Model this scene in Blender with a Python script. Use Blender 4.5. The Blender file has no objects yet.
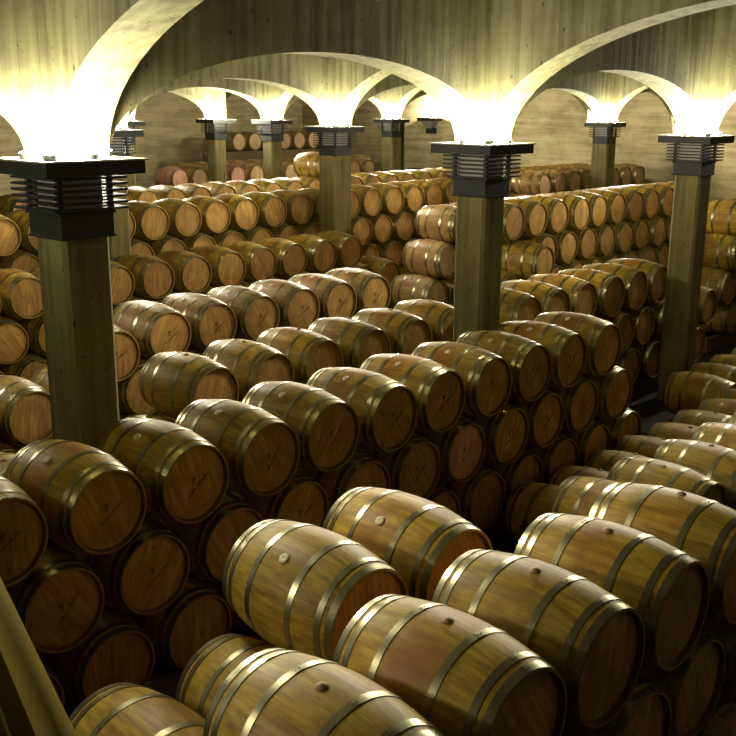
import bpy, bmesh, math, random
from mathutils import Vector, Matrix

random.seed(7)
C = bpy.context.scene.collection
PI = math.pi

# ------------------------------------------------------------------ place frame
CAMZ = 4.343
PSI = math.radians(43.0464)
E1 = Vector((1, 0, 0))      # along the barrel rows
E2 = Vector((0, 1, 0))      # along the barrel axes
ROT = 0


def V(x, y, z=0.0):
    """viewer-aligned coordinates (x right, y ahead) -> hall-aligned world"""
    c, s = math.cos(PI / 2 - PSI), math.sin(PI / 2 - PSI)
    return Vector((x * c + y * s, -x * s + y * c, z))


_o = V(-2.1819, 5.5714)
OX, OY, OZ = _o.x, _o.y, CAMZ - 2.5933         # head centre of the reference barrel


def W(a, b, z):
    """hall coordinates (a along rows, b along barrel axes, z above the floor) -> world"""
    return Vector((OX, OY, 0)) + a * E1 + b * E2 + Vector((0, 0, z))


# ------------------------------------------------------------------ materials
def new_mat(name):
    m = bpy.data.materials.new(name)
    m.use_nodes = True
    nt = m.node_tree
    b = nt.nodes['Principled BSDF']
    return m, nt, b


def N(nt, t, **kw):
    n = nt.nodes.new(t)
    for k, v in kw.items():
        setattr(n, k, v)
    return n


def math_node(nt, op, a, b=None, c=None):
    n = N(nt, 'ShaderNodeMath', operation=op)
    for i, v in enumerate((a, b, c)):
        if v is None:
            continue
        if isinstance(v, (int, float)):
            n.inputs[i].default_value = v
        else:
            nt.links.new(v, n.inputs[i])
    return n.outputs[0]


def mixc(nt, fac, a, b, mode='MIX'):
    n = N(nt, 'ShaderNodeMix', data_type='RGBA', blend_type=mode)
    for i, v in ((0, fac), (6, a), (7, b)):
        if isinstance(v, (int, float)):
            n.inputs[i].default_value = v
        elif isinstance(v, tuple):
            n.inputs[i].default_value = (*v, 1) if len(v) == 3 else v
        else:
            nt.links.new(v, n.inputs[i])
    return n.outputs[2]


def ramp(nt, fac, stops):
    r = N(nt, 'ShaderNodeValToRGB')
    el = r.color_ramp.elements
    while len(el) > 1:
        el.remove(el[-1])
    el[0].position = stops[0][0]
    el[0].color = (*stops[0][1], 1)
    for p, c in stops[1:]:
        e = el.new(p)
        e.color = (*c, 1)
    nt.links.new(fac, r.inputs[0])
    return r.outputs[0]


def oak(name, base, dark, red, stave=True):
    """barrel staves: object Y is the barrel axis, head at y=0"""
    m, nt, bs = new_mat(name)
    tc = N(nt, 'ShaderNodeTexCoord')
    oi = N(nt, 'ShaderNodeObjectInfo')
    sep = N(nt, 'ShaderNodeSeparateXYZ')
    nt.links.new(tc.outputs['Object'], sep.inputs[0])
    x, y, z = sep.outputs
    add = N(nt, 'ShaderNodeVectorMath', operation='ADD')
    sc = N(nt, 'ShaderNodeVectorMath', operation='SCALE')
    cmb = N(nt, 'ShaderNodeCombineXYZ')
    for i in range(3):
        nt.links.new(oi.outputs['Random'], cmb.inputs[i])
    nt.links.new(cmb.outputs[0], sc.inputs[0])
    sc.inputs['Scale'].default_value = 37.0
    nt.links.new(tc.outputs['Object'], add.inputs[0])
    nt.links.new(sc.outputs[0], add.inputs[1])
    # long grain
    mp = N(nt, 'ShaderNodeMapping')
    mp.inputs['Scale'].default_value = (1, .12, 1) if stave else (1, 1, .12)
    nt.links.new(add.outputs[0], mp.inputs[0])
    grain = N(nt, 'ShaderNodeTexNoise')
    grain.inputs['Scale'].default_value = 34
    grain.inputs['Detail'].default_value = 4
    nt.links.new(mp.outputs[0], grain.inputs['Vector'])
    blot = N(nt, 'ShaderNodeTexNoise')
    blot.inputs['Scale'].default_value = 4.5
    blot.inputs['Detail'].default_value = 5
    nt.links.new(add.outputs[0], blot.inputs['Vector'])
    col = mixc(nt, ramp(nt, grain.outputs[0], [(.35, (0, 0, 0)), (.75, (1, 1, 1))]), base, dark)
    bl = ramp(nt, blot.outputs[0], [(.47, (0, 0, 0)), (.72, (1, 1, 1))])
    col = mixc(nt, math_node(nt, 'MULTIPLY', bl, .75), col, dark)
    if stave:
        ang = math_node(nt, 'ARCTAN2', x, z)
        u = math_node(nt, 'MULTIPLY', ang, 30 / (2 * PI))
        fr = math_node(nt, 'FRACT', math_node(nt, 'ADD', u, 100.0))
        cell = math_node(nt, 'FLOOR', math_node(nt, 'ADD', u, 100.0))
        wn = N(nt, 'ShaderNodeTexWhiteNoise', noise_dimensions='2D')
        cv = N(nt, 'ShaderNodeCombineXYZ')
        nt.links.new(cell, cv.inputs[0])
        nt.links.new(oi.outputs['Random'], cv.inputs[1])
        nt.links.new(cv.outputs[0], wn.inputs['Vector'])
        edge = math_node(nt, 'ABSOLUTE', math_node(nt, 'SUBTRACT', fr, .5))
        line = math_node(nt, 'GREATER_THAN', edge, .475)
        tone = math_node(nt, 'MULTIPLY_ADD', wn.outputs[0], .20, .89)
        cc = N(nt, 'ShaderNodeCombineXYZ')
        for i in range(3):
            nt.links.new(tone, cc.inputs[i])
        col = mixc(nt, 1.0, col, cc.outputs[0], 'MULTIPLY')
        col = mixc(nt, math_node(nt, 'MULTIPLY', line, .35), col, tuple(v * .35 for v in dark))
        # wine-reddened belly between the quarter hoops
        d = math_node(nt, 'ABSOLUTE', math_node(nt, 'SUBTRACT', y, .4425))
        belt = math_node(nt, 'LESS_THAN', d, .155)
        rn = ramp(nt, blot.outputs[0], [(.36, (0, 0, 0)), (.6, (1, 1, 1))])
        amt = math_node(nt, 'MULTIPLY', belt, math_node(nt, 'MULTIPLY', rn, .75))
        amt = math_node(nt, 'MULTIPLY', amt, math_node(nt, 'MULTIPLY_ADD', oi.outputs['Random'], .8, .2))
        col = mixc(nt, amt, col, red)
    else:
        u = math_node(nt, 'MULTIPLY', x, 11.0)
        fr = math_node(nt, 'FRACT', math_node(nt, 'ADD', u, 100.5))
        cell = math_node(nt, 'FLOOR', math_node(nt, 'ADD', u, 100.5))
        wn = N(nt, 'ShaderNodeTexWhiteNoise', noise_dimensions='2D')
        cv = N(nt, 'ShaderNodeCombineXYZ')
        nt.links.new(cell, cv.inputs[0])
        nt.links.new(oi.outputs['Random'], cv.inputs[1])
        nt.links.new(cv.outputs[0], wn.inputs['Vector'])
        tone = math_node(nt, 'MULTIPLY_ADD', wn.outputs[0], .22, .86)
        cc = N(nt, 'ShaderNodeCombineXYZ')
        for i in range(3):
            nt.links.new(tone, cc.inputs[i])
        col = mixc(nt, 1.0, col, cc.outputs[0], 'MULTIPLY')
        line = math_node(nt, 'LESS_THAN', fr, .035)
        col = mixc(nt, math_node(nt, 'MULTIPLY', line, .5), col, tuple(v * .4 for v in dark))
        sp = N(nt, 'ShaderNodeTexNoise')
        sp.inputs['Scale'].default_value = 26
        nt.links.new(add.outputs[0], sp.inputs['Vector'])
        col = mixc(nt, ramp(nt, sp.outputs[0], [(.66, (0, 0, 0)), (.74, (.8, .8, .8))]), col, tuple(v * .45 for v in dark))
    # barrel to barrel variation
    var = math_node(nt, 'MULTIPLY_ADD', oi.outputs['Random'], .30, .84)
    cc = N(nt, 'ShaderNodeCombineXYZ')
    for i in range(3):
        nt.links.new(var, cc.inputs[i])
    col = mixc(nt, 1.0, col, cc.outputs[0], 'MULTIPLY')
    nt.links.new(col, bs.inputs['Base Color'])
    bs.inputs['Roughness'].default_value = .5 if stave else .65
    bs.inputs['Specular IOR Level'].default_value = .2
    bp = N(nt, 'ShaderNodeBump')
    bp.inputs['Strength'].default_value = .25
    bp.inputs['Distance'].default_value = .004
    nt.links.new(grain.outputs[0], bp.inputs['Height'])
    nt.links.new(bp.outputs[0], bs.inputs['Normal'])
    return m


def concrete(name, base, alt, vertical=True, rough=.85, boards=True, scale=1.0):
    m, nt, bs = new_mat(name)
    tc = N(nt, 'ShaderNodeTexCoord')
    mp = N(nt, 'ShaderNodeMapping')
    mp.inputs['Rotation'].default_value = (0, 0, -ROT)
    nt.links.new(tc.outputs['Object'], mp.inputs[0])
    sep = N(nt, 'ShaderNodeSeparateXYZ')
    nt.links.new(mp.outputs[0], sep.inputs[0])
    x, y, z = sep.outputs
    n1 = N(nt, 'ShaderNodeTexNoise')
    n1.inputs['Scale'].default_value = 1.3 * scale
    n1.inputs['Detail'].default_value = 8
    n1.inputs['Roughness'].default_value = .62
    nt.links.new(mp.outputs[0], n1.inputs['Vector'])
    st = N(nt, 'ShaderNodeMapping')
    st.inputs['Scale'].default_value = (7, 7, .45) if vertical else (.5, .5, 6)
    nt.links.new(mp.outputs[0], st.inputs[0])
    n2 = N(nt, 'ShaderNodeTexNoise')
    n2.inputs['Scale'].default_value = 1.4 * scale
    n2.inputs['Detail'].default_value = 5
    nt.links.new(st.outputs[0], n2.inputs['Vector'])
    f = math_node(nt, 'ADD', math_node(nt, 'MULTIPLY', n1.outputs[0], .5), math_node(nt, 'MULTIPLY', n2.outputs[0], .5))
    col = ramp(nt, f, [(.39, alt), (.57, base)])
    h = f
    if boards:
        if vertical:
            u = math_node(nt, 'MULTIPLY', math_node(nt, 'ADD', x, y), 6.6)
        else:
            u = math_node(nt, 'MULTIPLY', z, 2.2)
        fr = math_node(nt, 'FRACT', math_node(nt, 'ADD', u, 200.0))
        cell = math_node(nt, 'FLOOR', math_node(nt, 'ADD', u, 200.0))
        wn = N(nt, 'ShaderNodeTexWhiteNoise', noise_dimensions='1D')
        nt.links.new(cell, wn.inputs['W'])
        tone = math_node(nt, 'MULTIPLY_ADD', wn.outputs[0], .10, .95)
        cc = N(nt, 'ShaderNodeCombineXYZ')
        for i in range(3):
            nt.links.new(tone, cc.inputs[i])
        col = mixc(nt, 1.0, col, cc.outputs[0], 'MULTIPLY')
        line = math_node(nt, 'LESS_THAN', fr, .05 if vertical else .03)
        col = mixc(nt, math_node(nt, 'MULTIPLY', line, .28), col, tuple(v * .4 for v in alt))
        h = math_node(nt, 'SUBTRACT', f, math_node(nt, 'MULTIPLY', line, .6))
    # blow holes
    vo = N(nt, 'ShaderNodeTexNoise')
    vo.inputs['Scale'].default_value = 16
    vo.inputs['Detail'].default_value = 2
    nt.links.new(mp.outputs[0], vo.inputs['Vector'])
    pits = ramp(nt, vo.outputs[0], [(.70, (0, 0, 0)), (.73, (1, 1, 1))])
    col = mixc(nt, math_node(nt, 'MULTIPLY', pits, .7), col, tuple(v * .3 for v in alt))
    nt.links.new(col, bs.inputs['Base Color'])
    bs.inputs['Roughness'].default_value = rough
    bs.inputs['Specular IOR Level'].default_value = .25
    bp = N(nt, 'ShaderNodeBump')
    bp.inputs['Strength'].default_value = .5
    bp.inputs['Distance'].default_value = .02
    nt.links.new(h, bp.inputs['Height'])
    nt.links.new(bp.outputs[0], bs.inputs['Normal'])
    return m


def metal(name, col, rough=.35, metallic=.9, dirt=.5):
    m, nt, bs = new_mat(name)
    tc = N(nt, 'ShaderNodeTexCoord')
    n = N(nt, 'ShaderNodeTexNoise')
    n.inputs['Scale'].default_value = 14
    n.inputs['Detail'].default_value = 5
    nt.links.new(tc.outputs['Object'], n.inputs['Vector'])
    c = mixc(nt, math_node(nt, 'MULTIPLY', n.outputs[0], dirt), col, tuple(v * .45 for v in col))
    nt.links.new(c, bs.inputs['Base Color'])
    r = math_node(nt, 'MULTIPLY_ADD', n.outputs[0], .25, rough - .1)
    nt.links.new(r, bs.inputs['Roughness'])
    bs.inputs['Metallic'].default_value = metallic
    return m


def plain(name, col, rough=.6, spec=.2):
    m, nt, bs = new_mat(name)
    tc = N(nt, 'ShaderNodeTexCoord')
    n = N(nt, 'ShaderNodeTexNoise')
    n.inputs['Scale'].default_value = 20
    nt.links.new(tc.outputs['Object'], n.inputs['Vector'])
    c = mixc(nt, math_node(nt, 'MULTIPLY', n.outputs[0], .5), col, tuple(v * .6 for v in col))
    nt.links.new(c, bs.inputs['Base Color'])
    bs.inputs['Roughness'].default_value = rough
    bs.inputs['Specular IOR Level'].default_value = spec
    return m


M_OAK = oak('oak_staves', (.46, .31, .036), (.21, .12, .013), (.25, .095, .017))
M_PALE = oak('pale_oak_staves', (.43, .28, .085), (.26, .15, .045), (.28, .11, .045))
M_PINK = oak('wine_stained_staves', (.60, .30, .20), (.40, .17, .11), (.5, .16, .12))
M_HEAD = oak('oak_head', (.54, .315, .082), (.29, .145, .032), (.2, .07, .03), stave=False)
M_HPALE = oak('pale_oak_head', (.60, .40, .20), (.40, .24, .11), (.3, .1, .05), stave=False)
M_HPINK = oak('pink_oak_head', (.72, .40, .27), (.5, .24, .15), (.3, .1, .05), stave=False)
M_HOOP = metal('galvanised_hoop', (.40, .36, .21), .30, .92, .8)
M_BUNG = plain('silicone_bung', (.66, .56, .36), .5)
M_CHIME = plain('weathered_chime', (.16, .09, .03), .8, .1)  # inside of the chime: shadow of the recess put into the wood colour
M_HOLE = plain('wooden_bung', (.40, .24, .13), .6)
M_INK = plain('burned_ink', (.085, .045, .02), .7)
M_BEAM = concrete('board_marked_concrete', (.20, .185, .085), (.095, .085, .030))
M_WALL = concrete('wall_concrete', (.47, .385, .205), (.28, .225, .105), vertical=False)
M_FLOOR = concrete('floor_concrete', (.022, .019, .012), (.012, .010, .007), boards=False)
M_CEIL = concrete('ceiling_concrete', (.07, .062, .025), (.04, .035, .015), boards=False)
M_WALLD = concrete('smoke_dark_wall', (.05, .045, .025), (.03, .025, .015))  # walls out of view, coloured dark to keep bounced light low
M_SHAFT = concrete('column_concrete', (.21, .18, .068), (.12, .10, .034), boards=False)
M_CAP = metal('capital_steel', (.022, .026, .020), .5, .4, .5)
M_CAPTOP = metal('capital_top_plate', (.30, .29, .22), .5, .3, .4)
M_TIMBER = plain('skid_timber', (.16, .10, .05), .8)
M_PIPE = metal('painted_pipe', (.05, .03, .025), .5, .2, .3)
M_RAIL = plain('waxed_handrail', (.30, .22, .05), .6, .03)
M_RAIL.node_tree.nodes['Principled BSDF'].inputs['IOR'].default_value = 1.04
m, nt, bs = new_mat('lamp_lens')
bs.inputs['Emission Color'].default_value = (1, .93, .74, 1)
bs.inputs['Emission Strength'].default_value = 60
bs.inputs['Base Color'].default_value = (.8, .8, .8, 1)
M_LENS = m


# ------------------------------------------------------------------ mesh helpers
def link(name, me, parent=None):
    o = bpy.data.objects.new(name, me)
    C.objects.link(o)
    if parent:
        o.parent = parent
    return o


def finish(bm, name, mats, smooth=True, recalc=True):
    if recalc:
        bmesh.ops.recalc_face_normals(bm, faces=bm.faces)
    me = bpy.data.meshes.new(name)
    bm.to_mesh(me)
    bm.free()
    for m in (mats if isinstance(mats, (list, tuple)) else [mats]):
        me.materials.append(m)
    if smooth:
        for p in me.polygons:
            p.use_smooth = True
    return me


def box(bm, cx, cy, cz, sx, sy, sz, mat=0):
    r = bmesh.ops.create_cube(bm, size=1.0)
    for v in r['verts']:
        v.co = Vector((cx + v.co.x * sx, cy + v.co.y * sy, cz + v.co.z * sz))
    for f in {f for v in r['verts'] for f in v.link_faces}:
        f.material_index = mat


def lathe(bm, prof, seg, mat=0, cap0=False, cap1=False, closed=False, uneven=0):
    """revolve (y, r) profile about the Y axis"""
    rings = []
    for y, r in prof:
        rings.append([bm.verts.new((r * math.sin(2 * PI * i / seg), y, r * math.cos(2 * PI * i / seg))) for i in range(seg)])
    n = len(rings)
    fs = []
    for k in range(n if closed else n - 1):
        a, b = rings[k], rings[(k + 1) % n]
        for i in range(seg):
            j = (i + 1) % seg
            fs.append(bm.faces.new((a[i], a[j], b[j], b[i])))
    if cap0:
        fs.append(bm.faces.new(rings[0]))
    if cap1:
        fs.append(bm.faces.new(rings[-1]))
    for f in fs:
        f.material_index = mat
    return fs


# ------------------------------------------------------------------ the barrel
L = .885
RB, RH = .346, .284
HOOPS = [(.002, .044), (.072, .108), (.262, .300), (.585, .623), (.777, .813), (.841, .883)]


def rad(y):
    t = abs(2 * y / L - 1)
    return RB - (RB - RH) * t ** 2.0


def body_bm(seg, n):
    bm = bmesh.new()
    lathe(bm, [(L * i / n, rad(L * i / n)) for i in range(n + 1)], seg)
    for q in (lambda y: y, lambda y: L - y):      # end grain of the staves and the inside of the chime
        lathe(bm, [(q(0), RH), (q(0), .272)], seg)
        lathe(bm, [(q(0), .272), (q(.040), .262)], seg, 1)
    return bm


def hoop_into(bm, y0, y1, seg, mat=0):
    lathe(bm, [(y0, rad(y0) + .0035), ((y0 + y1) / 2, rad((y0 + y1) / 2) + .0035), (y1, rad(y1) + .0035)], seg, mat)
    for y in (y0, y1):
        lathe(bm, [(y, rad(y) - .001), (y, rad(y) + .0035)], seg, mat)


def lap_into(bm, y0, y1, mat=0):
    """riveted overlap of a hoop's two ends"""
    a0 = .0
    rr = [(y0 + .0015, rad(y0) + .0048), (y1 - .0015, rad(y1) + .0048)]
    k = 6
    vs = [[bm.verts.new((r * math.sin(a0 + .022 * i), y, r * math.cos(a0 + .022 * i))) for i in range(k)] for y, r in rr]
    vb = [[bm.verts.new(((r - .004) * math.sin(a0 + .022 * i), y, (r - .004) * math.cos(a0 + .022 * i))) for i in range(k)] for y, r in rr]
    for i in range(k - 1):
        bm.faces.new((vs[0][i], vs[0][i + 1], vs[1][i + 1], vs[1][i]))
        bm.faces.new((vs[0][i], vs[0][i + 1], vb[0][i + 1], vb[0][i]))
        bm.faces.new((vs[1][i], vs[1][i + 1], vb[1][i + 1], vb[1][i]))
    for e in (0, -1):
        bm.faces.new((vs[0][e], vs[1][e], vb[1][e], vb[0][e]))
    for i in (1.2, 3.8):   # two rivets
        a = a0 + .022 * i
        r = rad((y0 + y1) / 2) + .0052
        bmesh.ops.create_icosphere(bm, subdivisions=1, radius=.004,
                                   matrix=Matrix.Translation((r * math.sin(a), (y0 + y1) / 2, r * math.cos(a))))


def head_into(bm, y, flip, seg, mat=0):
    """slightly dished head of edge-joined boards, bevelled at its rim"""
    s = 1 if flip else -1
    pr = [(y, .2625), (y + s * .004, .245), (y + s * .006, .12), (y + s * .0062, .02)]
    lathe(bm, pr, seg, mat, cap1=True)


def bung_into(bm, mat=0, proud=True):
    """silicone bung standing on the belly, pointing up (+Z)"""
    y0 = L / 2
    seg = 18
    if proud:
        pr = [(RB - .010, .029), (RB + .003, .031), (RB + .007, .028), (RB + .008, .010), (RB + .006, .006)]
    else:
        pr = [(RB - .012, .024), (RB + .003, .028), (RB + .006, .024), (RB + .012, .012), (RB + .014, .008)]
    rings = []
    for h, r in pr:
        rings.append([bm.verts.new((r * math.cos(2 * PI * i / seg), y0 + r * math.sin(2 * PI * i / seg), h)) for i in range(seg)])
    for a, b in zip(rings, rings[1:]):
        for i in range(seg):
            j = (i + 1) % seg
            bm.faces.new((a[i], a[j], b[j], b[i])).material_index = mat
    bm.faces.new(rings[-1]).material_index = mat


ME = {}
for key, seg, n in (('hi', 56, 18), ('mid', 32, 10)):
    for mk, mm in (('oak', M_OAK), ('pale', M_PALE), ('pink', M_PINK)):
        ME['body', key, mk] = finish(body_bm(seg, n), 'barrel_body', [mm, M_CHIME])
    for i, (y0, y1) in enumerate(HOOPS):
        bm = bmesh.new()
        hoop_into(bm, y0, y1, seg)
        ME['hoop', key, i] = finish(bm, 'hoop', M_HOOP)
        bm = bmesh.new()
        lap_into(bm, y0, y1)
        ME['lap', i] = finish(bm, 'riveted_joint', M_HOOP, smooth=False)
    for mk, mm in (('oak', M_HEAD), ('pink', M_HPINK), ('pale', M_HPALE)):
        bm = bmesh.new()
        head_into(bm, .032, False, seg)
        ME['head', key, 0, mk] = finish(bm, 'head', mm)
    bm = bmesh.new()
    head_into(bm, L - .032, True, seg)
    ME['head', key, 1, 'oak'] = finish(bm, 'head', M_HEAD)
for proud, mm in ((True, M_BUNG), (False, M_HOLE)):
    bm = bmesh.new()
    bung_into(bm, 0, proud)
    ME['bung', proud] = finish(bm, 'bung', mm)


def mark_mesh(seed):
    """burned cooper's mark on the front head: a small crest and a slanting line of script"""
    rr = random.Random(seed)
    bm = bmesh.new()

    def stroke(x0, z0, x1, z1, w):
        d = Vector((x1 - x0, z1 - z0))
        if d.length < 1e-6:
            return
        nrm = Vector((-d.y, d.x)).normalized() * w / 2
        pts = [(x0 - nrm.x, z0 - nrm.y), (x1 - nrm.x, z1 - nrm.y), (x1 + nrm.x, z1 + nrm.y), (x0 + nrm.x, z0 + nrm.y)]
        v0 = [bm.verts.new((p[0], .0235, p[1])) for p in pts]
        v1 = [bm.verts.new((p[0], .0275, p[1])) for p in pts]
        bm.faces.new(v0)
        bm.faces.new(v1[::-1])
        for i in range(4):
            bm.faces.new((v0[i], v0[(i + 1) % 4], v1[(i + 1) % 4], v1[i]))
    # crest: a cup on a short stem with two arms
    cx, cz = -.015, .035
    for a, b, c, d, w in ((-.022, .03, -.008, 0, .008), (.022, .03, .008, 0, .008), (-.008, 0, .008, 0, .010), (0, 0, 0, -.028, .007),
                          (-.014, -.028, .014, -.028, .007), (0, .034, 0, .012, .006)):
        stroke(cx + a, cz + b, cx + c, cz + d, w)
    # script: irregular joined strokes rising to the right
    ang = math.radians(40)
    ux, uz = math.cos(ang), math.sin(ang)
    vx, vz = -uz, ux
    t = -.135
    base = -.030
    px = pz = None
    while t < .135:
        h = rr.choice([.018, .022, .036, .016, .030])
        w = rr.uniform(.011, .018)
        sx, sz = .02 + t * ux + base * vx, -.01 + t * uz + base * vz
        tx, tz = sx + .35 * w * ux + h * vx, sz + .35 * w * uz + h * vz
        ex, ez = sx + w * ux, sz + w * uz
        stroke(sx, sz, tx, tz, .0042)
        stroke(tx, tz, ex, ez, .0036)
        t += w + (.010 if rr.random() < .22 else .003)
    return finish(bm, 'burned_mark', M_INK, smooth=False)


MARKS = [mark_mesh(s) for s in (3, 8, 15)]


def single_mesh(seg, n, mk, roll, hk='oak', proud=False):
    bm = body_bm(seg, n)
    for f in bm.faces:
        f.material_index *= 4
    for y0, y1 in HOOPS:
        hoop_into(bm, y0, y1, seg, 1)
    head_into(bm, .032, False, seg, 2)
    head_into(bm, L - .032, True, seg, 2)
    bung_into(bm, 3, proud)
    R = Matrix.Translation((0, 0, RB)) @ Matrix.Rotation(roll, 4, 'Y')
    bmesh.ops.transform(bm, matrix=R, verts=bm.verts)
    return finish(bm, 'barrel_mesh', [{'oak': M_OAKF, 'pale': M_PALEF, 'pink': M_PINKF}[mk], M_HOOP,
                                      {'oak': M_HEADF, 'pink': M_HPINKF, 'pale': M_HPALEF}[hk], M_BUNG if proud else M_HOLE, M_CHIME])


def shifted(mat):
    """same wood for the far one-piece barrels, whose origin is under the belly"""
    m = mat.copy()
    nt = m.node_tree
    tc = [n for n in nt.nodes if n.type == 'TEX_COORD'][0]
    mp = nt.nodes.new('ShaderNodeMapping')
    mp.inputs['Location'].default_value = (0, 0, -RB)
    for l in list(nt.links):
        if l.from_node == tc:
            to = l.to_socket
            nt.links.remove(l)
            nt.links.new(mp.outputs[0], to)
    nt.links.new(tc.outputs['Object'], mp.inputs[0])
    return m


M_OAKF, M_PALEF, M_PINKF, M_HEADF, M_HPINKF, M_HPALEF = map(shifted, (M_OAK, M_PALE, M_PINK, M_HEAD, M_HPINK, M_HPALE))
SM = {}


def get_single(mk, hk, k, far):
    key = (mk, hk, k, far)
    if key not in SM:
        SM[key] = single_mesh(24 if far else 32, 8 if far else 10, mk, (-.5, -.15, .2, .55)[k], hk)
    return SM[key]


# ------------------------------------------------------------------ rows of barrels
DZ = .588
F0 = CAMZ - 1.75 * 0 - 4.343          # floor height = 0
# name, a0, b, c(level above reference), pitch, yaw, first n, last n, tiers below, detail level of top, wood
ROWS = [
    dict(k='P', a=-.885, b=-3.375, c=.09, p=.69, y=1.61, n0=1, n1=5, low=2, det='hi', bung=(.0, .12), proud=False),
    dict(k='G', a=.105, b=-2.249, c=.02, p=.713, y=2.3, n0=1, n1=2, low=2, det='hi', bung=(-.62, .06), proud=True, lown=(0, 2)),
    dict(k='Q', a=5.12, b=-2.165, c=-.745, p=.748, y=3.78, n0=-1, n1=5, low=1, det='hi', bung=(.0, .2), proud=False),
    dict(k='S', a=8.05, b=-1.06, c=-1.33, p=.69, y=0, n0=-4, n1=5, low=0, det='mid', bung=(.0, .2), proud=False),
    dict(k='Y', a=9.0, b=-.10, c=-1.33, p=.70, y=0, n0=2, n1=7, low=0, det='mid', bung=(.0, .2), proud=False),
    dict(k='A', a=.006, b=.012, c=0, p=.707, y=.09, n0=-1, n1=10, low=2, det='hi', bung=(-.52, .05), proud=True, lown=(-2, 10)),
    dict(k='B', a=3.269, b=2.115, c=-.169, p=.784, y=-1.24, n0=0, n1=5, low=2, det='hi', bung=(.0, .15), proud=False, lown=(-4, 5)),
    dict(k='H', a=7.84, b=1.55, c=0, p=.707, y=0, n0=0, n1=5, low=2, det='hi', bung=(.0, .15), proud=False, lown=(0, 6)),
    dict(k='C', a=3.377, b=3.963, c=0, p=.706, y=0, n0=0, n1=6, low=2, det='hi', bung=(-.45, .1), proud=True, lown=(-6, 6)),
    dict(k='D', a=5.58, b=7.30, c=-.01, p=.714, y=0, n0=-9, n1=7, low=2, det='hi', bung=(-.1, .2), proud=False, lown=(-9, 8)),
    dict(k='T', a=10.72, b=5.39, c=.56, p=.70, y=0, n0=1, n1=11, low=3, det='mid', bung=(.0, .3), proud=False, wood='pale', lown=(-1, 11)),
    dict(k='R', a=11.498, b=4.33, c=.70, p=.693, y=0, n0=0, n1=10, low=3, det='mid', bung=(.0, .3), proud=False, lown=(0, 10)),
    dict(k='Z', a=15.67, b=2.02, c=.60, p=.706, y=0, n0=0, n1=3, low=3, det='mid', bung=(-.3, .3), proud=False, lown=(0, 4)),
    dict(k='E', a=7.424, b=8.95, c=.64, p=.689, y=0, n0=-8, n1=12, low=3, det='mid', bung=(.0, .3), proud=False),
    dict(k='U', a=19.537, b=9.02, c=.67, p=.706, y=0, n0=0, n1=7, low=3, det='far', bung=(.0, .3), proud=False, wood='pale'),
    dict(k='V', a=19.3, b=10.5, c=.62, p=.706, y=0, n0=0, n1=7, low=3, det='far', bung=(.0, .3), proud=False),
    dict(k='F', a=9.857, b=12.6, c=.55, p=.706, y=0, n0=-4, n1=17, low=3, det='far', bung=(.0, .3), proud=False),
    dict(k='K', a=14.6, b=17.9, c=.564, p=.706, y=0, n0=0, n1=11, low=3, det='far', bung=(.0, .3), proud=False, wood='pale'),
    dict(k='L', a=15.7, b=18.95, c=.60, p=.706, y=0, n0=0, n1=11, low=3, det='far', bung=(.0, .3), proud=False, wood='pale'),
    dict(k='X', a=20.087, b=21.88, c=1.376, p=.706, y=0, n0=0, n1=6, low=0, det='far', bung=(.0, .3), proud=False, wood='pale'),
]
BARRELS = []


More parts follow.
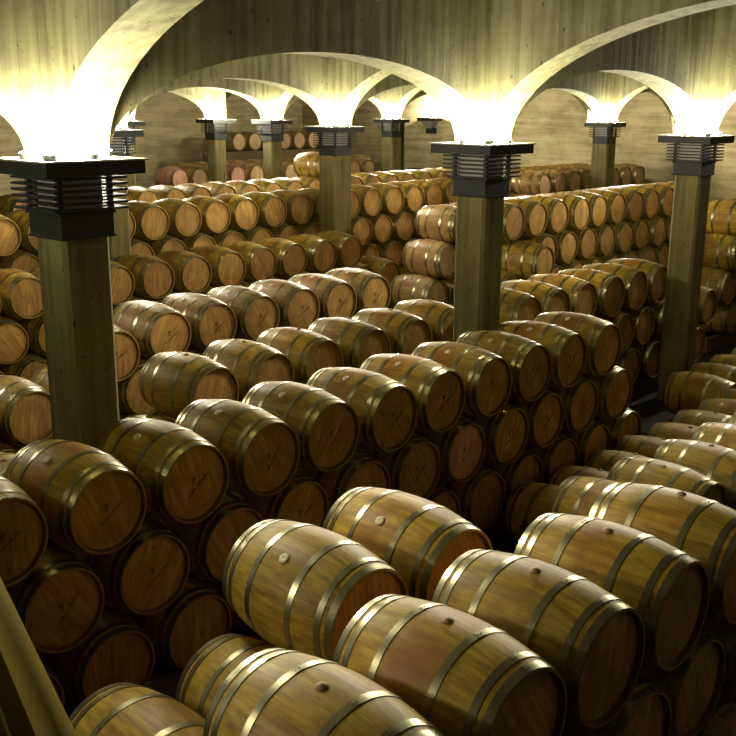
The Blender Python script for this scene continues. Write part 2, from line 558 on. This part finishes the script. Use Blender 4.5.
VIS = {
    ('P', 0): (1, 2, 3, 4, 5),
    ('P', -1): (2, 3, 4, 5),
    ('P', -2): (5, 6),
    ('G', 0): (1, 2),
    ('G', -1): (-1, 0),
    ('Q', 0): (-1, 0, 1, 2, 3),
    ('S', 0): (-4, -3, -2, -1, 0, 1, 2, 3),
    ('Y', 0): (2, 3, 4, 5),
    ('A', 0): (0, 1, 2, 3, 4, 5, 6, 7, 8, 9, 10),
    ('A', -1): (0, 1, 2, 3, 4, 5, 6, 7, 8, 9, 10),
    ('A', -2): (0, 1, 2, 3, 6, 7, 8, 9, 10, 11),
    ('B', 0): (0, 1, 2, 3, 4, 5),
    ('B', -1): (-3, -2, -1),
    ('H', 0): (0, 1, 2, 3, 4, 5),
    ('H', -1): (3, 4, 5, 7),
    ('H', -2): (3, 4, 5, 6, 7),
    ('C', 0): (0, 1, 2, 3, 4, 5, 6),
    ('C', -1): (-2, -1, 0, 1, 2, 5),
    ('C', -2): (-2, -1, 0, 1),
    ('D', 0): (-3, -2, -1, 0, 1, 2, 3, 4, 5, 6, 7),
    ('D', -1): (-3, -2, 0, 1, 2, 3, 4, 5, 6, 7, 8),
    ('D', -2): (-3, -2, -1, 9),
    ('T', 0): (1, 2, 4, 5, 6, 7, 8, 9, 10, 11),
    ('T', -1): (0, 1),
    ('T', -2): (0, 1),
    ('R', 0): (0, 1, 2, 3, 4, 5, 6, 7, 8, 9, 10),
    ('R', -1): (0, 1, 2, 3, 4, 5, 6, 7, 8),
    ('R', -2): (0, 2, 3, 4, 5, 6, 7, 8),
    ('Z', 0): (0, 1),
    ('Z', -1): (-1,),
    ('Z', -2): (-1, 0),
    ('Z', -3): (-1, 0),
    ('E', 0): (-4, -3, -1, 0, 1, 2, 3, 4, 5, 6, 7, 8, 9, 10, 11, 12),
    ('E', -1): (-5, -4, -3, -1, 0, 1, 2, 3, 4, 5, 7, 8, 9, 10),
    ('E', -2): (8, 9, 10, 11),
    ('E', -3): (9,),
    ('U', 0): (0, 1, 2, 3, 4, 5, 6, 7),
    ('U', -1): (-1,),
    ('V', 0): (1, 2, 3, 4, 5, 6, 7),
    ('V', -1): (0, 1),
    ('F', 0): (-4, -1, 0, 1, 2, 3, 4, 5, 6, 7, 9, 10, 11, 12, 13, 14, 15),
    ('K', 0): (0, 1, 2, 3, 4, 5, 6, 7, 10, 11),
    ('L', 0): (0, 1, 2, 3, 4, 5, 6, 7, 10, 11),
    ('X', 0): (0, 1, 2, 3, 4, 5, 6),
    ('lone', 1): (0,),
}   #VIS#
DEEP = []


def barrel(key, tier, n, loc, yaw, det, wood='oak', hwood='oak', roll=0, proud=False, mark=None):
    nm = 'wine_barrel'
    if VIS is not None and n not in VIS.get((key, tier), ()):
        DEEP.append((loc, yaw, get_single('oak', 'oak', 0, True)))
        return None
    if det in ('far', 'low'):
        me = get_single(wood, hwood, random.randrange(4), det == 'far')
        t = link(nm, me)
    else:
        t = link(nm, None)
        t.empty_display_size = .2
        kids = [('body', ME['body', det, wood])]
        kids += [('hoop', ME['hoop', det, i]) for i in range(6)]
        kids += [('head', ME['head', det, 0, hwood]), ('head', ME['head', det, 1, 'oak'])]
        hk = 0
        for kn, me in kids:
            o = link(kn, me, t)
            if kn == 'hoop':
                if det == 'hi':
                    link('riveted_joint', ME['lap', hk], o)
                hk += 1
            o.location = (0, 0, RB)
            o.rotation_euler = (0, roll if kn in ('body', 'hoop') else random.uniform(-.6, .6), 0)
        o = link('bung', ME['bung', proud], t)
        o.location = (0, 0, RB)
        o.rotation_euler = (0, roll, 0)
        if mark is not None:
            o = link('burned_mark', MARKS[mark % 3], t)
            o.location = (0, 0, RB)
            o.rotation_euler = (0, random.uniform(-.2, .2), 0)
            o.scale = (.8, 1, .8)
    t.location = loc
    t.rotation_euler = (0, 0, ROT + yaw)
    t['category'] = 'barrel'
    BARRELS.append((key, tier, n, t))
    return t


SKIDS = []
for R in ROWS:
    yaw = math.radians(R['y'])
    s = PI / 2 + yaw
    # measured with the rows turned clockwise for positive yaw
    u1 = Vector((math.sin(s), math.cos(s), 0))
    wood = R.get('wood', 'oak')
    base = W(R['a'], R['b'], OZ + R['c'])
    for tier in range(0, -R['low'] - 1, -1):
        off = (-tier) % 2 * .5
        if tier == 0:
            rng = range(R['n0'], R['n1'] + 1)
        else:
            lo, hi = R.get('lown', (R['n0'], R['n1']))
            lo -= 1 if off else 1
            hi += 1 if not off else 0
            if R['k'] == 'H':
                hi = 7
            if R['k'] == 'A':
                hi = R['lown'][1] + (1 if tier == -2 else 0)
            if R['k'] == 'T':
                lo, hi = (0, 11) if tier == -1 else ((0, 11) if tier == -2 else (-1, 11))
                if off:
                    lo, hi = lo, hi
            if R['k'] == 'R':
                lo, hi = 0, 10
            if R['k'] in 'KL':
                lo, hi = 0, 11
            rng = range(lo, hi + 1)
        for n in rng:
            c = base + u1 * ((n + off) * R['p']) + Vector((0, 0, tier * DZ))
            if R['k'] == 'R' and tier == -1 and n == 0:      # pulled forward and a little low
                c = W(11.94, 3.97, OZ)
            if R['k'] == 'C' and tier == 0 and n == 0:
                c.z -= .12
            zb = c.z - RB
            if c.x - OX + .4 > 25.5:
                continue
            if zb < .02:
                continue
            det = R['det']
            if tier <= -2 and det != 'far':
                det = 'low'
            if tier == -1 and R['k'] in ('Q', 'S', 'R', 'E', 'T', 'H', 'B'):
                det = 'mid' if R['k'] in ('R', 'E', 'H', 'T') else 'low'
            wd, hd = wood, 'oak'
            if R['k'] == 'K' and n in (0, 3):
                wd, hd = 'pink', 'pink'
            if R['k'] in ('K', 'L', 'X', 'U', 'T') and hd == 'oak':
                hd = 'pale'
            if R['k'] == 'C' and n > 0 and tier == 0:
                wd = 'pale'
            if R['k'] == 'A' and tier == -1 and n == 6:
                hd = 'pink'
            jit = E2 * random.uniform(-.025, .025) + u1 * random.uniform(-.003, .003)
            loc = Vector((c.x, c.y, zb)) + jit
            mk = None
            if R['k'] == 'A' and tier in (0, -1):
                mk = n
            if R['k'] == 'C' and tier == 0:
                mk = n
            yj = random.uniform(-.012, .012)
            roll = R['bung'][0] + random.uniform(-1, 1) * R['bung'][1]
            barrel(R['k'], tier, n, loc, yj - yaw, det, wd, hd, roll, R['proud'], mk)
    # timber skids carrying the lowest tier
    zl = base.z - R['low'] * DZ - RB
    k = R['low']
    while zl < .02:
        zl += DZ
        k -= 1
    lo, hi = R.get('lown', (R['n0'], R['n1']))
    lo -= 1
    hi += 1
    if True:
        SKIDS.append((base, u1, R['p'], lo, hi, zl, yaw))

# one barrel lying on top of the far stack behind the middle column
barrel('lone', 1, 0, W(15.15, 12.65, OZ + .55 + DZ - RB), 0, 'mid', 'oak', 'oak', 0, False)

for base, u1, p, lo, hi, zl, yaw in SKIDS:
    u2 = Vector((-u1.y, u1.x, 0))
    for yy in (.20, .685):
        bm = bmesh.new()
        ln = (hi - lo + 1) * p
        top = zl + (RB - rad(yy))
        box(bm, 0, 0, top / 2, ln, .10, top)
        me = finish(bm, 'skid', M_TIMBER, smooth=False)
        o = link('timber_skid', me)
        ctr = Vector((base.x, base.y, 0)) + u1 * ((lo + hi) / 2 * p) + u2 * yy
        o.location = ctr
        o.rotation_euler = (0, 0, math.atan2(u1.y, u1.x))
        o['category'] = 'timber beam'
        o['label'] = 'dark timber skid on the floor under a barrel stack'
        o['group'] = 'timber skids under the barrel stacks'

# ------------------------------------------------------------------ vault, columns, walls
ZT = CAMZ - .372       # top of the capitals
ZCEIL = CAMZ + 1.45
ZC = CAMZ - .94
HT = .212               # half thickness of the arcades
WA, WB = 25.5, 24.5    # far walls
WA0, WB0 = -6.5, -9.0  # walls behind the viewer


def structure(o):
    o['kind'] = 'structure'
    return o


def slab(name, a0, a1, b0, b1, z0, z1, mat):
    bm = bmesh.new()
    pts = [W(a0, b0, 0), W(a1, b0, 0), W(a1, b1, 0), W(a0, b1, 0)]
    v0 = [bm.verts.new((p.x, p.y, z0)) for p in pts]
    v1 = [bm.verts.new((p.x, p.y, z1)) for p in pts]
    bm.faces.new(v0[::-1])
    bm.faces.new(v1)
    for i in range(4):
        bm.faces.new((v0[i], v0[(i + 1) % 4], v1[(i + 1) % 4], v1[i]))
    return structure(link(name, finish(bm, name, mat, smooth=False)))


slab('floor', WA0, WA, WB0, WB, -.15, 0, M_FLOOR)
slab('ceiling', WA0, WA, WB0, WB, ZCEIL, ZCEIL + .2, M_CEIL)
slab('wall_right', WA, WA + .3, WB0, WB + .3, 0, ZCEIL + .2, M_WALL)
slab('wall_back', WA0, WA, WB, WB + .3, 0, ZCEIL + .2, M_WALL)
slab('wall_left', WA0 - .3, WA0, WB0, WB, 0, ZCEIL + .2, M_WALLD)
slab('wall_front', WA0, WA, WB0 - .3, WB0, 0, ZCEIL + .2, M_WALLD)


def arch_line(name, fixed, nodes, along, rise, skip_nodes=()):
    """an arcade: elliptical arches between the nodes, along 'a' or 'b' at a fixed other coordinate"""
    bm = bmesh.new()

    def P(t, s, z):
        return W(t, fixed + s, z) if along == 'a' else W(fixed + s, t, z)

    def prism(poly):
        v0 = [bm.verts.new(P(t, -HT, z)) for t, z in poly]
        v1 = [bm.verts.new(P(t, HT, z)) for t, z in poly]
        n = len(poly)
        for i in range(n):
            bm.faces.new((v0[i], v0[(i + 1) % n], v1[(i + 1) % n], v1[i]))
        return v0, v1
    for t0, t1 in zip(nodes, nodes[1:]):
        a, b = t0 + HT, t1 - HT
        if t1 in (WA, WB):
            b = t1 - .12
        mid, A = (a + b) / 2, (b - a) / 2
        r = rise if A > 1.6 else rise * A / 2.3
        K = 36
        pts = []
        for i in range(K + 1):
            th = PI * i / K
            pts.append((mid - A * math.cos(th), ZT + r * math.sin(th)))
        # strips so the concave outline triangulates cleanly
        prev = None
        for (t, z) in pts:
            cur = [bm.verts.new(P(t, -HT, z)), bm.verts.new(P(t, HT, z)), bm.verts.new(P(t, -HT, ZCEIL)), bm.verts.new(P(t, HT, ZCEIL))]
            if prev:
                bm.faces.new((prev[0], cur[0], cur[1], prev[1]))      # soffit
                bm.faces.new((prev[0], prev[2], cur[2], cur[0]))
                bm.faces.new((prev[1], cur[1], cur[3], prev[3]))
            prev = cur
    if along == 'a':
        for t in nodes:
            if t == WA:
                lo, hi = t - .12, t
            else:
                lo, hi = t - HT, t + HT
            for sa in (-HT, HT):
                v = [bm.verts.new(P(x, sa, z)) for x, z in ((lo, ZT), (hi, ZT), (hi, ZCEIL), (lo, ZCEIL))]
                bm.faces.new(v)
            for x in (lo, hi):
                v = [bm.verts.new(P(x, s, z)) for s, z in ((-HT, ZT), (HT, ZT), (HT, ZCEIL), (-HT, ZCEIL))]
                bm.faces.new(v)
            v = [bm.verts.new(P(x, s, ZT)) for x, s in ((lo, -HT), (hi, -HT), (hi, HT), (lo, HT))]
            bm.faces.new(v)
    else:
        if nodes[-1] == WB:
            for s in (-HT, HT):
                v = [bm.verts.new(P(x, s, z)) for x, z in ((WB - .12, ZT), (WB, ZT), (WB, ZCEIL), (WB - .12, ZCEIL))]
                bm.faces.new(v)
            v = [bm.verts.new(P(WB - .12, s, z)) for s, z in ((-HT, ZT), (HT, ZT), (HT, ZCEIL), (-HT, ZCEIL))]
            bm.faces.new(v)
    bmesh.ops.remove_doubles(bm, verts=bm.verts, dist=.0005)
    return structure(link(name, finish(bm, name, M_BEAM, smooth=False)))


E1N = {1.22: [-3.7, 1.30, 6.29, 11.42, 16.4, 21.35, WA], 8.47: [1.3, 6.28, 11.30, 16.25, 21.35, WA],
       15.7: [6.28, 11.30, 16.1, 21.0, WA], -6.03: [1.33, 6.27, 11.38, 16.4]}
cnt = 1
for b, nodes in E1N.items():
    arch_line('trim_%d' % cnt, b, nodes, 'a', .82)
    cnt += 1
for a, nodes in ((1.30, [-6.03, 1.22, 8.47]), (6.29, [-6.03, 1.22, 8.47, 15.7]), (11.42, [-6.03, 1.22]), (11.32, [1.22, 8.47, 15.7, WB]),
                 (16.4, [-6.03, 1.22]), (16.25, [1.22, 8.47]), (16.1, [8.47, 15.7, WB]), (21.35, [1.22, 8.47]), (21.0, [8.47, 15.7, WB])):
    arch_line('trim_%d' % cnt, a, nodes, 'b', 1.335)
    cnt += 1


def cap_meshes():
    d = {}
    hs, ch = .198, .035
    bm = bmesh.new()
    pts = [(hs, hs - ch), (hs - ch, hs), (-hs + ch, hs), (-hs, hs - ch), (-hs, -hs + ch), (-hs + ch, -hs), (hs - ch, -hs), (hs, -hs + ch)]
    v0 = [bm.verts.new((x, y, 0)) for x, y in pts]
    v1 = [bm.verts.new((x, y, ZC + .02)) for x, y in pts]
    bm.faces.new(v0[::-1])
    bm.faces.new(v1)
    for i in range(8):
        bm.faces.new((v0[i], v0[(i + 1) % 8], v1[(i + 1) % 8], v1[i]))
    d['shaft'] = finish(bm, 'shaft', M_SHAFT, smooth=False)
    bm = bmesh.new()   # collar with a stepped lip
    box(bm, 0, 0, ZC + .09, .44, .44, .18)
    box(bm, 0, 0, ZC + .185, .47, .47, .02)
    box(bm, 0, 0, ZC + .012, .46, .46, .018)
    bmesh.ops.bevel(bm, geom=bm.edges[:], offset=.004, segments=1, affect='EDGES')
    d['collar'] = finish(bm, 'collar', M_CAP, smooth=False)
    bm = bmesh.new()   # inner core
    box(bm, 0, 0, (ZC + .195 + ZT - .1) / 2, .33, .33, ZT - .1 - ZC - .195)
    d['core'] = finish(bm, 'core', M_CAPTOP, smooth=False)
    for q, (sx, sy) in enumerate(((1, 1), (-1, 1), (-1, -1), (1, -1))):
        bm = bmesh.new()
        box(bm, sx * .205, sy * .205, (ZC + .19 + ZT - .1) / 2, .035, .035, ZT - .1 - ZC - .19)
        d['post', q] = finish(bm, 'post', M_CAP, smooth=False)
    z0, z1 = ZC + .215, ZT - .135
    for k in range(6):
        z = z0 + (z1 - z0) * k / 5
        bm = bmesh.new()
        for s in (-1, 1):
            box(bm, 0, s * .262, z, .60, .075, .016)
            box(bm, s * .262, 0, z, .075, .449, .016)
        d['louvre', k] = finish(bm, 'louvre', M_CAP, smooth=False)
    bm = bmesh.new()   # lamp tray: deep fascia around, thin top plate
    for s in (-1, 1):
        box(bm, 0, s * .385, ZT - .062, .79, .02, .095)
        box(bm, s * .385, 0, ZT - .062, .02, .75, .095)
    box(bm, 0, 0, ZT - .10, .75, .75, .012)
    d['fascia'] = finish(bm, 'fascia', M_CAP, smooth=False)
    bm = bmesh.new()
    box(bm, 0, 0, ZT - .0075, .83, .83, .013)
    d['top_plate'] = finish(bm, 'top_plate', M_CAPTOP, smooth=False)
    for q, (sx, sy) in enumerate(((1, 0), (0, 1), (-1, 0), (0, -1), (-1, -1))):
        bm = bmesh.new()
        M = Matrix.Translation((sx * .32, sy * .32, ZT + .02))
        bmesh.ops.create_cone(bm, cap_ends=True, segments=20, radius1=.045, radius2=.055, depth=.04, matrix=M)
        d['lamp', q] = finish(bm, 'lamp', M_CAP, smooth=False)
        bm = bmesh.new()
        bmesh.ops.create_uvsphere(bm, u_segments=16, v_segments=8, radius=.048, matrix=Matrix.Translation((sx * .32, sy * .32, ZT + .04)) @ Matrix.Scale(.35, 4, (0, 0, 1)))
        d['lens', q] = finish(bm, 'lens', M_LENS)
    return d


CM = cap_meshes()
SHAFT_WIDE = CM['shaft'].copy()
for v in SHAFT_WIDE.vertices:
    v.co.x *= 1.2
    v.co.y *= 1.2
COLUMNS = []
LAMP_POWER = 210
SIDE = {(1, 0): .25, (0, 1): .25, (-1, 0): .75, (0, -1): .75, (-1, -1): 1.35}


def column(a, b, light=(1, .94, .76), power=1.0, corners=(0, 1, 2, 3, 4), label=None, wide=False):
    t = link('column', None)
    t.location = W(a, b, 0)
    t.rotation_euler = (0, 0, 0)
    t['category'] = 'column'
    t['label'] = label or 'square concrete column with dark louvred capital'
    for key, me in CM.items():
        nm = key if isinstance(key, str) else key[0]
        if nm == 'shaft' and wide:
            me = SHAFT_WIDE
        if nm != 'lens':
            o = link(nm, me, t)
        if nm == 'lamp':
            link('lens', CM['lens', key[1]], o)
    for q in corners:
        sx, sy = ((1, 0), (0, 1), (-1, 0), (0, -1), (-1, -1))[q]
        ld = bpy.data.lights.new('uplight', 'POINT')
        ld.energy = LAMP_POWER * power * SIDE[sx, sy]
        ld.color = light
        ld.shadow_soft_size = .05
        lo = bpy.data.objects.new('uplight', ld)
        C.objects.link(lo)
        lo.parent = t
        lo.location = (sx * .32, sy * .32, ZT + .10)
    COLUMNS.append(t)
    return t


# local x of a column is E1, local y is E2
for a, b, lab in (
        (1.30, 1.22, 'nearest square concrete column at the left, rising behind the foremost barrel row'),
        (6.29, 1.22, 'square concrete column in the centre right, standing behind the foremost barrel row'),
        (11.42, 1.22, 'square concrete column at the right edge, rising from the dark aisle'),
        (6.28, 8.47, 'concrete column half hidden behind the nearest left column'),
        (11.30, 8.47, 'square concrete column in the middle distance left of the centre'),
        (21.35, 8.47, 'far concrete column in front of the right wall, behind the two-tier row'),
        (16.1, 15.7, 'far slender concrete column, the right one of the close pair'),
        (21.0, 15.7, 'far slender concrete column beside a dark downpipe'),
        (16.4, 1.22, 'concrete column beyond the right edge of the view'),
        (16.25, 8.47, 'concrete column hidden behind the centre right column'),
        (11.30, 15.7, 'concrete column hidden behind the left columns'),
        (-3.7, 1.22, 'concrete column beyond the left edge of the view'),
        (1.3, 8.47, 'concrete column far beyond the left edge of the view'),
        (1.33, -6.03, 'concrete column to the right of the viewpoint'),
        (6.27, -6.03, 'concrete column beyond the lower right of the view'),
        (11.38, -6.03, 'concrete column far beyond the right of the view')):
    column(a, b, label=lab, power=(.01 if a < 5 else .05) if b < 0 else (1.35 if a + b > 12 else 1), wide=(a, b) in ((11.30, 8.47), (21.35, 8.47), (21.0, 15.7)))
column(15.5, 17.4, label='far slender concrete column, the left one of the close pair')
arch_line('trim_%d' % cnt, 17.4, [10.4, 15.5], 'a', .82); cnt += 1

# corbel capital with its lamp on the right wall
t = link('corbel', None)
t.location = W(WA, 17.75, 0)
t.rotation_euler = (0, 0, 0)
t['category'] = 'corbel'
t['label'] = 'small dark corbel with a bright uplight on the far wall'
bm = bmesh.new()
box(bm, -.21, 0, ZT - .06, .42, .80, .11)
link('corbel_plate', finish(bm, 'corbel_plate', M_CAP, smooth=False), t)
bm = bmesh.new()
v = bmesh.ops.create_cone(bm, cap_ends=True, segments=4, radius1=.16, radius2=.36, depth=.25,
                          matrix=Matrix.Translation((-.13, 0, ZT - .24)) @ Matrix.Rotation(PI / 4, 4, 'Z'))
for vv in bm.verts:
    vv.co.x = min(vv.co.x, 0)
link('corbel_body', finish(bm, 'corbel_body', M_CAPTOP, smooth=False), t)
bm = bmesh.new()
box(bm, -.09, 0, ZC + .12, .18, .34, .20)
link('corbel_foot', finish(bm, 'corbel_foot', M_CAP, smooth=False), t)
bm = bmesh.new()
bmesh.ops.create_cone(bm, cap_ends=True, segments=20, radius1=.045, radius2=.055, depth=.04, matrix=Matrix.Translation((-.28, 0, ZT + .015)))
for f in bm.faces:
    f.material_index = 1 if f.normal.z > .9 else 0
link('lamp', finish(bm, 'lamp', [M_CAP, M_LENS], smooth=False, recalc=False), t)
ld = bpy.data.lights.new('uplight', 'POINT')
ld.energy = LAMP_POWER * 1.5
ld.color = (1, .92, .74)
ld.shadow_soft_size = .05
lo = bpy.data.objects.new('uplight', ld)
C.objects.link(lo)
lo.parent = t
lo.location = (-.3, 0, ZT + .12)


# pipes by the far column and on the wall
def tube(name, p0, p1, r, mat, parent=None, seg=16):
    bm = bmesh.new()
    d = p1 - p0
    q = d.to_track_quat('Z', 'Y').to_matrix().to_4x4()
    bmesh.ops.create_cone(bm, cap_ends=True, segments=seg, radius1=r, radius2=r, depth=d.length,
                          matrix=Matrix.Translation((p0 + p1) / 2) @ q)
    return link(name, finish(bm, name, mat), parent)


o = tube('downpipe', W(21.42, 15.62, 0), W(21.42, 15.62, ZT - .11), .075, M_PIPE)
o['category'] = 'pipe'
o['label'] = 'dark vertical downpipe standing beside the far slender column'
o = tube('pipe', W(WA - .05, 18.79, CAMZ - 2.2), W(WA - .05, 9.4, CAMZ - 2.12), .05, M_PIPE)
o['category'] = 'pipe'
o['label'] = 'thin dark pipe running along the far wall at barrel height'

# gallery handrail at the lower left, beside the viewer
RZ = CAMZ - .55
p0 = V(-.4428, 1.0979)
p1 = V(-.2591, .7820)
d = (p0 - p1).normalized()
nl = Vector((-d.y, d.x, 0))      # to the left of the rail
far = p1 + d * 1.6 + nl * .052
near = p1 - d * 1.6 + nl * .052
bm = bmesh.new()
prof = [(-.052, -.03), (-.052, .008), (-.047, .020), (-.037, .027), (-.026, .026), (-.018, .016), (-.012, -.004), (-.004, -.010),
        (.004, -.008), (.012, .004), (.020, .014), (.034, .020), (.048, .018), (.058, .010), (.062, -.004), (.062, -.03)]
NP = len(prof)
r0 = [bm.verts.new(near + nl * x + Vector((0, 0, RZ - .01 + z))) for x, z in prof]
r1 = [bm.verts.new(far + nl * x + Vector((0, 0, RZ - .01 + z))) for x, z in prof]
for i in range(NP):
    j = (i + 1) % NP
    bm.faces.new((r0[i], r0[j], r1[j], r1[i]))
bm.faces.new(r0)
bm.faces.new(r1)
t = link('gallery_railing', None)
t['category'] = 'railing'
t['label'] = 'smooth wooden handrail of the gallery, close at the lower left corner'
link('handrail', finish(bm, 'handrail', M_RAIL), t)
GZ = CAMZ - 1.62
for s in (0.0, 1.5, 3.0):
    q = near + d * (.1 + s)
    tube('baluster', Vector((q.x, q.y, GZ)), Vector((q.x, q.y, RZ - .03)), .018, M_CAP, t)
# gallery floor on its side of the rail
bm = bmesh.new()
q0, q1 = near - nl * .06, far - nl * .06
pts = [q0, q1, q1 + nl * 1.6, q0 + nl * 1.6]
v0 = [bm.verts.new((p.x, p.y, GZ - .18)) for p in pts]
v1 = [bm.verts.new((p.x, p.y, GZ)) for p in pts]
bm.faces.new(v0[::-1])
bm.faces.new(v1)
for i in range(4):
    bm.faces.new((v0[i], v0[(i + 1) % 4], v1[(i + 1) % 4], v1[i]))
structure(link('trim_%d' % cnt, finish(bm, 'gallery_slab', M_FLOOR, smooth=False)))

# the tiers buried in the dark below and behind the ones one can count: a single mass of barrels
if DEEP:
    verts, faces, mats = [], [], []
    for loc, yaw, me in DEEP:
        base = len(verts)
        M = Matrix.Translation(loc) @ Matrix.Rotation(ROT + yaw, 4, 'Z')
        verts += [M @ v.co for v in me.vertices]
        for p in me.polygons:
            faces.append([base + i for i in p.vertices])
            mats.append(p.material_index)
    me = bpy.data.meshes.new('deep_barrels')
    me.from_pydata([tuple(v) for v in verts], [], faces)
    me.polygons.foreach_set('material_index', mats)
    me.polygons.foreach_set('use_smooth', [True] * len(faces))
    for mm in (M_OAK, M_HOOP, M_HEAD, M_HOLE, M_CHIME):
        me.materials.append(mm)
    o = link('buried_wine_barrels', me)
    o['kind'] = 'stuff'
    o['category'] = 'barrels'
    o['label'] = 'unlit oak barrels buried in the lower tiers of the stacks'

ORD = ['first', 'second', 'third', 'fourth', 'fifth', 'sixth', 'seventh', 'eighth', 'ninth', 'tenth', 'eleventh', 'twelfth',
       'thirteenth', 'fourteenth', 'fifteenth', 'sixteenth', 'seventeenth', 'eighteenth', 'nineteenth', 'twentieth']
TIER = {0: 'top tier', -1: 'second tier down', -2: 'third tier down', -3: 'bottom tier'}
ROWTXT = {
    'P': ('foreground stack at bottom right', 'large oak barrel', 'foreground stack of large barrels'),
    'G': ('foreground stack beside the black gap', 'large oak barrel', 'barrels of the foreground stack by the black gap'),
    'Q': ('low row at the right edge', 'oak barrel', 'low row of barrels at the right edge'),
    'S': ('floor row beyond the low right row', 'dim oak barrel', 'floor row of barrels at the right'),
    'Y': ('farther floor row by the rightmost column', 'dim oak barrel', 'farther floor row of barrels'),
    'A': ('long row before the nearest column', 'oak barrel', 'first long row of barrels'),
    'B': ('shaded row behind the first long row', 'oak barrel', 'shaded row behind the first long row'),
    'H': ('row right of the centre column', 'oak barrel', 'row of barrels right of the centre column'),
    'C': ('pale bright row behind the shaded row', 'oak barrel', 'pale bright row of barrels'),
    'D': ('row behind the pale bright row', 'oak barrel', 'row of barrels behind the pale bright row'),
    'T': ('side-on stack left of the centre column', 'pale oak barrel', 'side-on stack beside the centre column'),
    'R': ('long wall of heads right of centre', 'oak barrel', 'wall of barrel heads right of the centre column'),
    'Z': ('stack right of the rightmost column', 'oak barrel', 'stack beyond the rightmost column'),
    'E': ('high row crossing behind the middle column', 'oak barrel', 'high row of barrels behind the middle column'),
    'U': ('far high row by right wall', 'small pale oak barrel', 'far high row by the right wall'),
    'V': ('row just behind the far high row', 'small oak barrel', 'row behind the far high row'),
    'F': ('row behind the high crossing row', 'small oak barrel', 'row behind the high crossing row'),
    'K': ('far row at the column pair', 'small pale oak barrel', 'far row of barrels at the column pair'),
    'L': ('hidden row behind the far pale row', 'small pale oak barrel', 'row behind the far pale row'),
    'X': ('topmost row against the back wall', 'small pale oak barrel', 'topmost row against the back wall'),
}
BARRELS = [b for b in BARRELS if b[3] is not None]
for key, tier, n, t in BARRELS:
    if key == 'lone':
        t['label'] = 'brown oak barrel lying alone on top of the far stack behind the middle column'
        continue
    row, kind, grp = ROWTXT[key]
    same = sorted(m for k2, t2, m, _ in BARRELS if k2 == key and t2 == tier)
    i = same.index(n)
    if len(same) == 1:
        where = 'only one seen'
    elif i == len(same) - 1:
        where = 'rightmost'
    elif i == 0:
        where = 'leftmost'
    else:
        where = ORD[min(i, 19)] + ' from left'
    if key == 'K' and n in (0, 3):
        kind = 'wine-pink barrel'
    if key in 'XLSVY':
        t['label'] = '%s, %s, %s' % (kind, where, row)
    else:
        t['label'] = '%s, %s, %s, %s' % (kind, where, TIER[tier], row)
    t['group'] = grp
    assert 4 <= len(t['label'].split()) <= 16, t['label']
for t in COLUMNS:
    assert 4 <= len(t['label'].split()) <= 16, t['label']

# ------------------------------------------------------------------ world, camera, view
w = bpy.data.worlds.new('World')
bpy.context.scene.world = w
w.use_nodes = True
w.node_tree.nodes['Background'].inputs[0].default_value = (0, 0, 0, 1)
w.node_tree.nodes['Background'].inputs[1].default_value = 0

pt, rl = math.radians(14.7334), math.radians(.3526)
fw = V(0, math.cos(pt), -math.sin(pt))
up = V(0, math.sin(pt), math.cos(pt))
rt = V(1, 0, 0)
r2 = rt * math.cos(rl) + up * math.sin(rl)
u2 = -rt * math.sin(rl) + up * math.cos(rl)
cam = bpy.data.cameras.new('camera')
co = bpy.data.objects.new('camera', cam)
C.objects.link(co)
mw = Matrix(((r2.x, u2.x, -fw.x, 0), (r2.y, u2.y, -fw.y, 0), (r2.z, u2.z, -fw.z, CAMZ), (0, 0, 0, 1)))
co.matrix_world = mw
cam.sensor_width = 36
cam.sensor_fit = 'HORIZONTAL'
cam.lens = 36 * 995.12 / 736
cam.clip_start = .02
cam.clip_end = 200
bpy.context.scene.camera = co
vs = bpy.context.scene.view_settings
vs.view_transform = 'Standard'
vs.look = 'None'
vs.gamma = 1
vs.exposure = -0.06
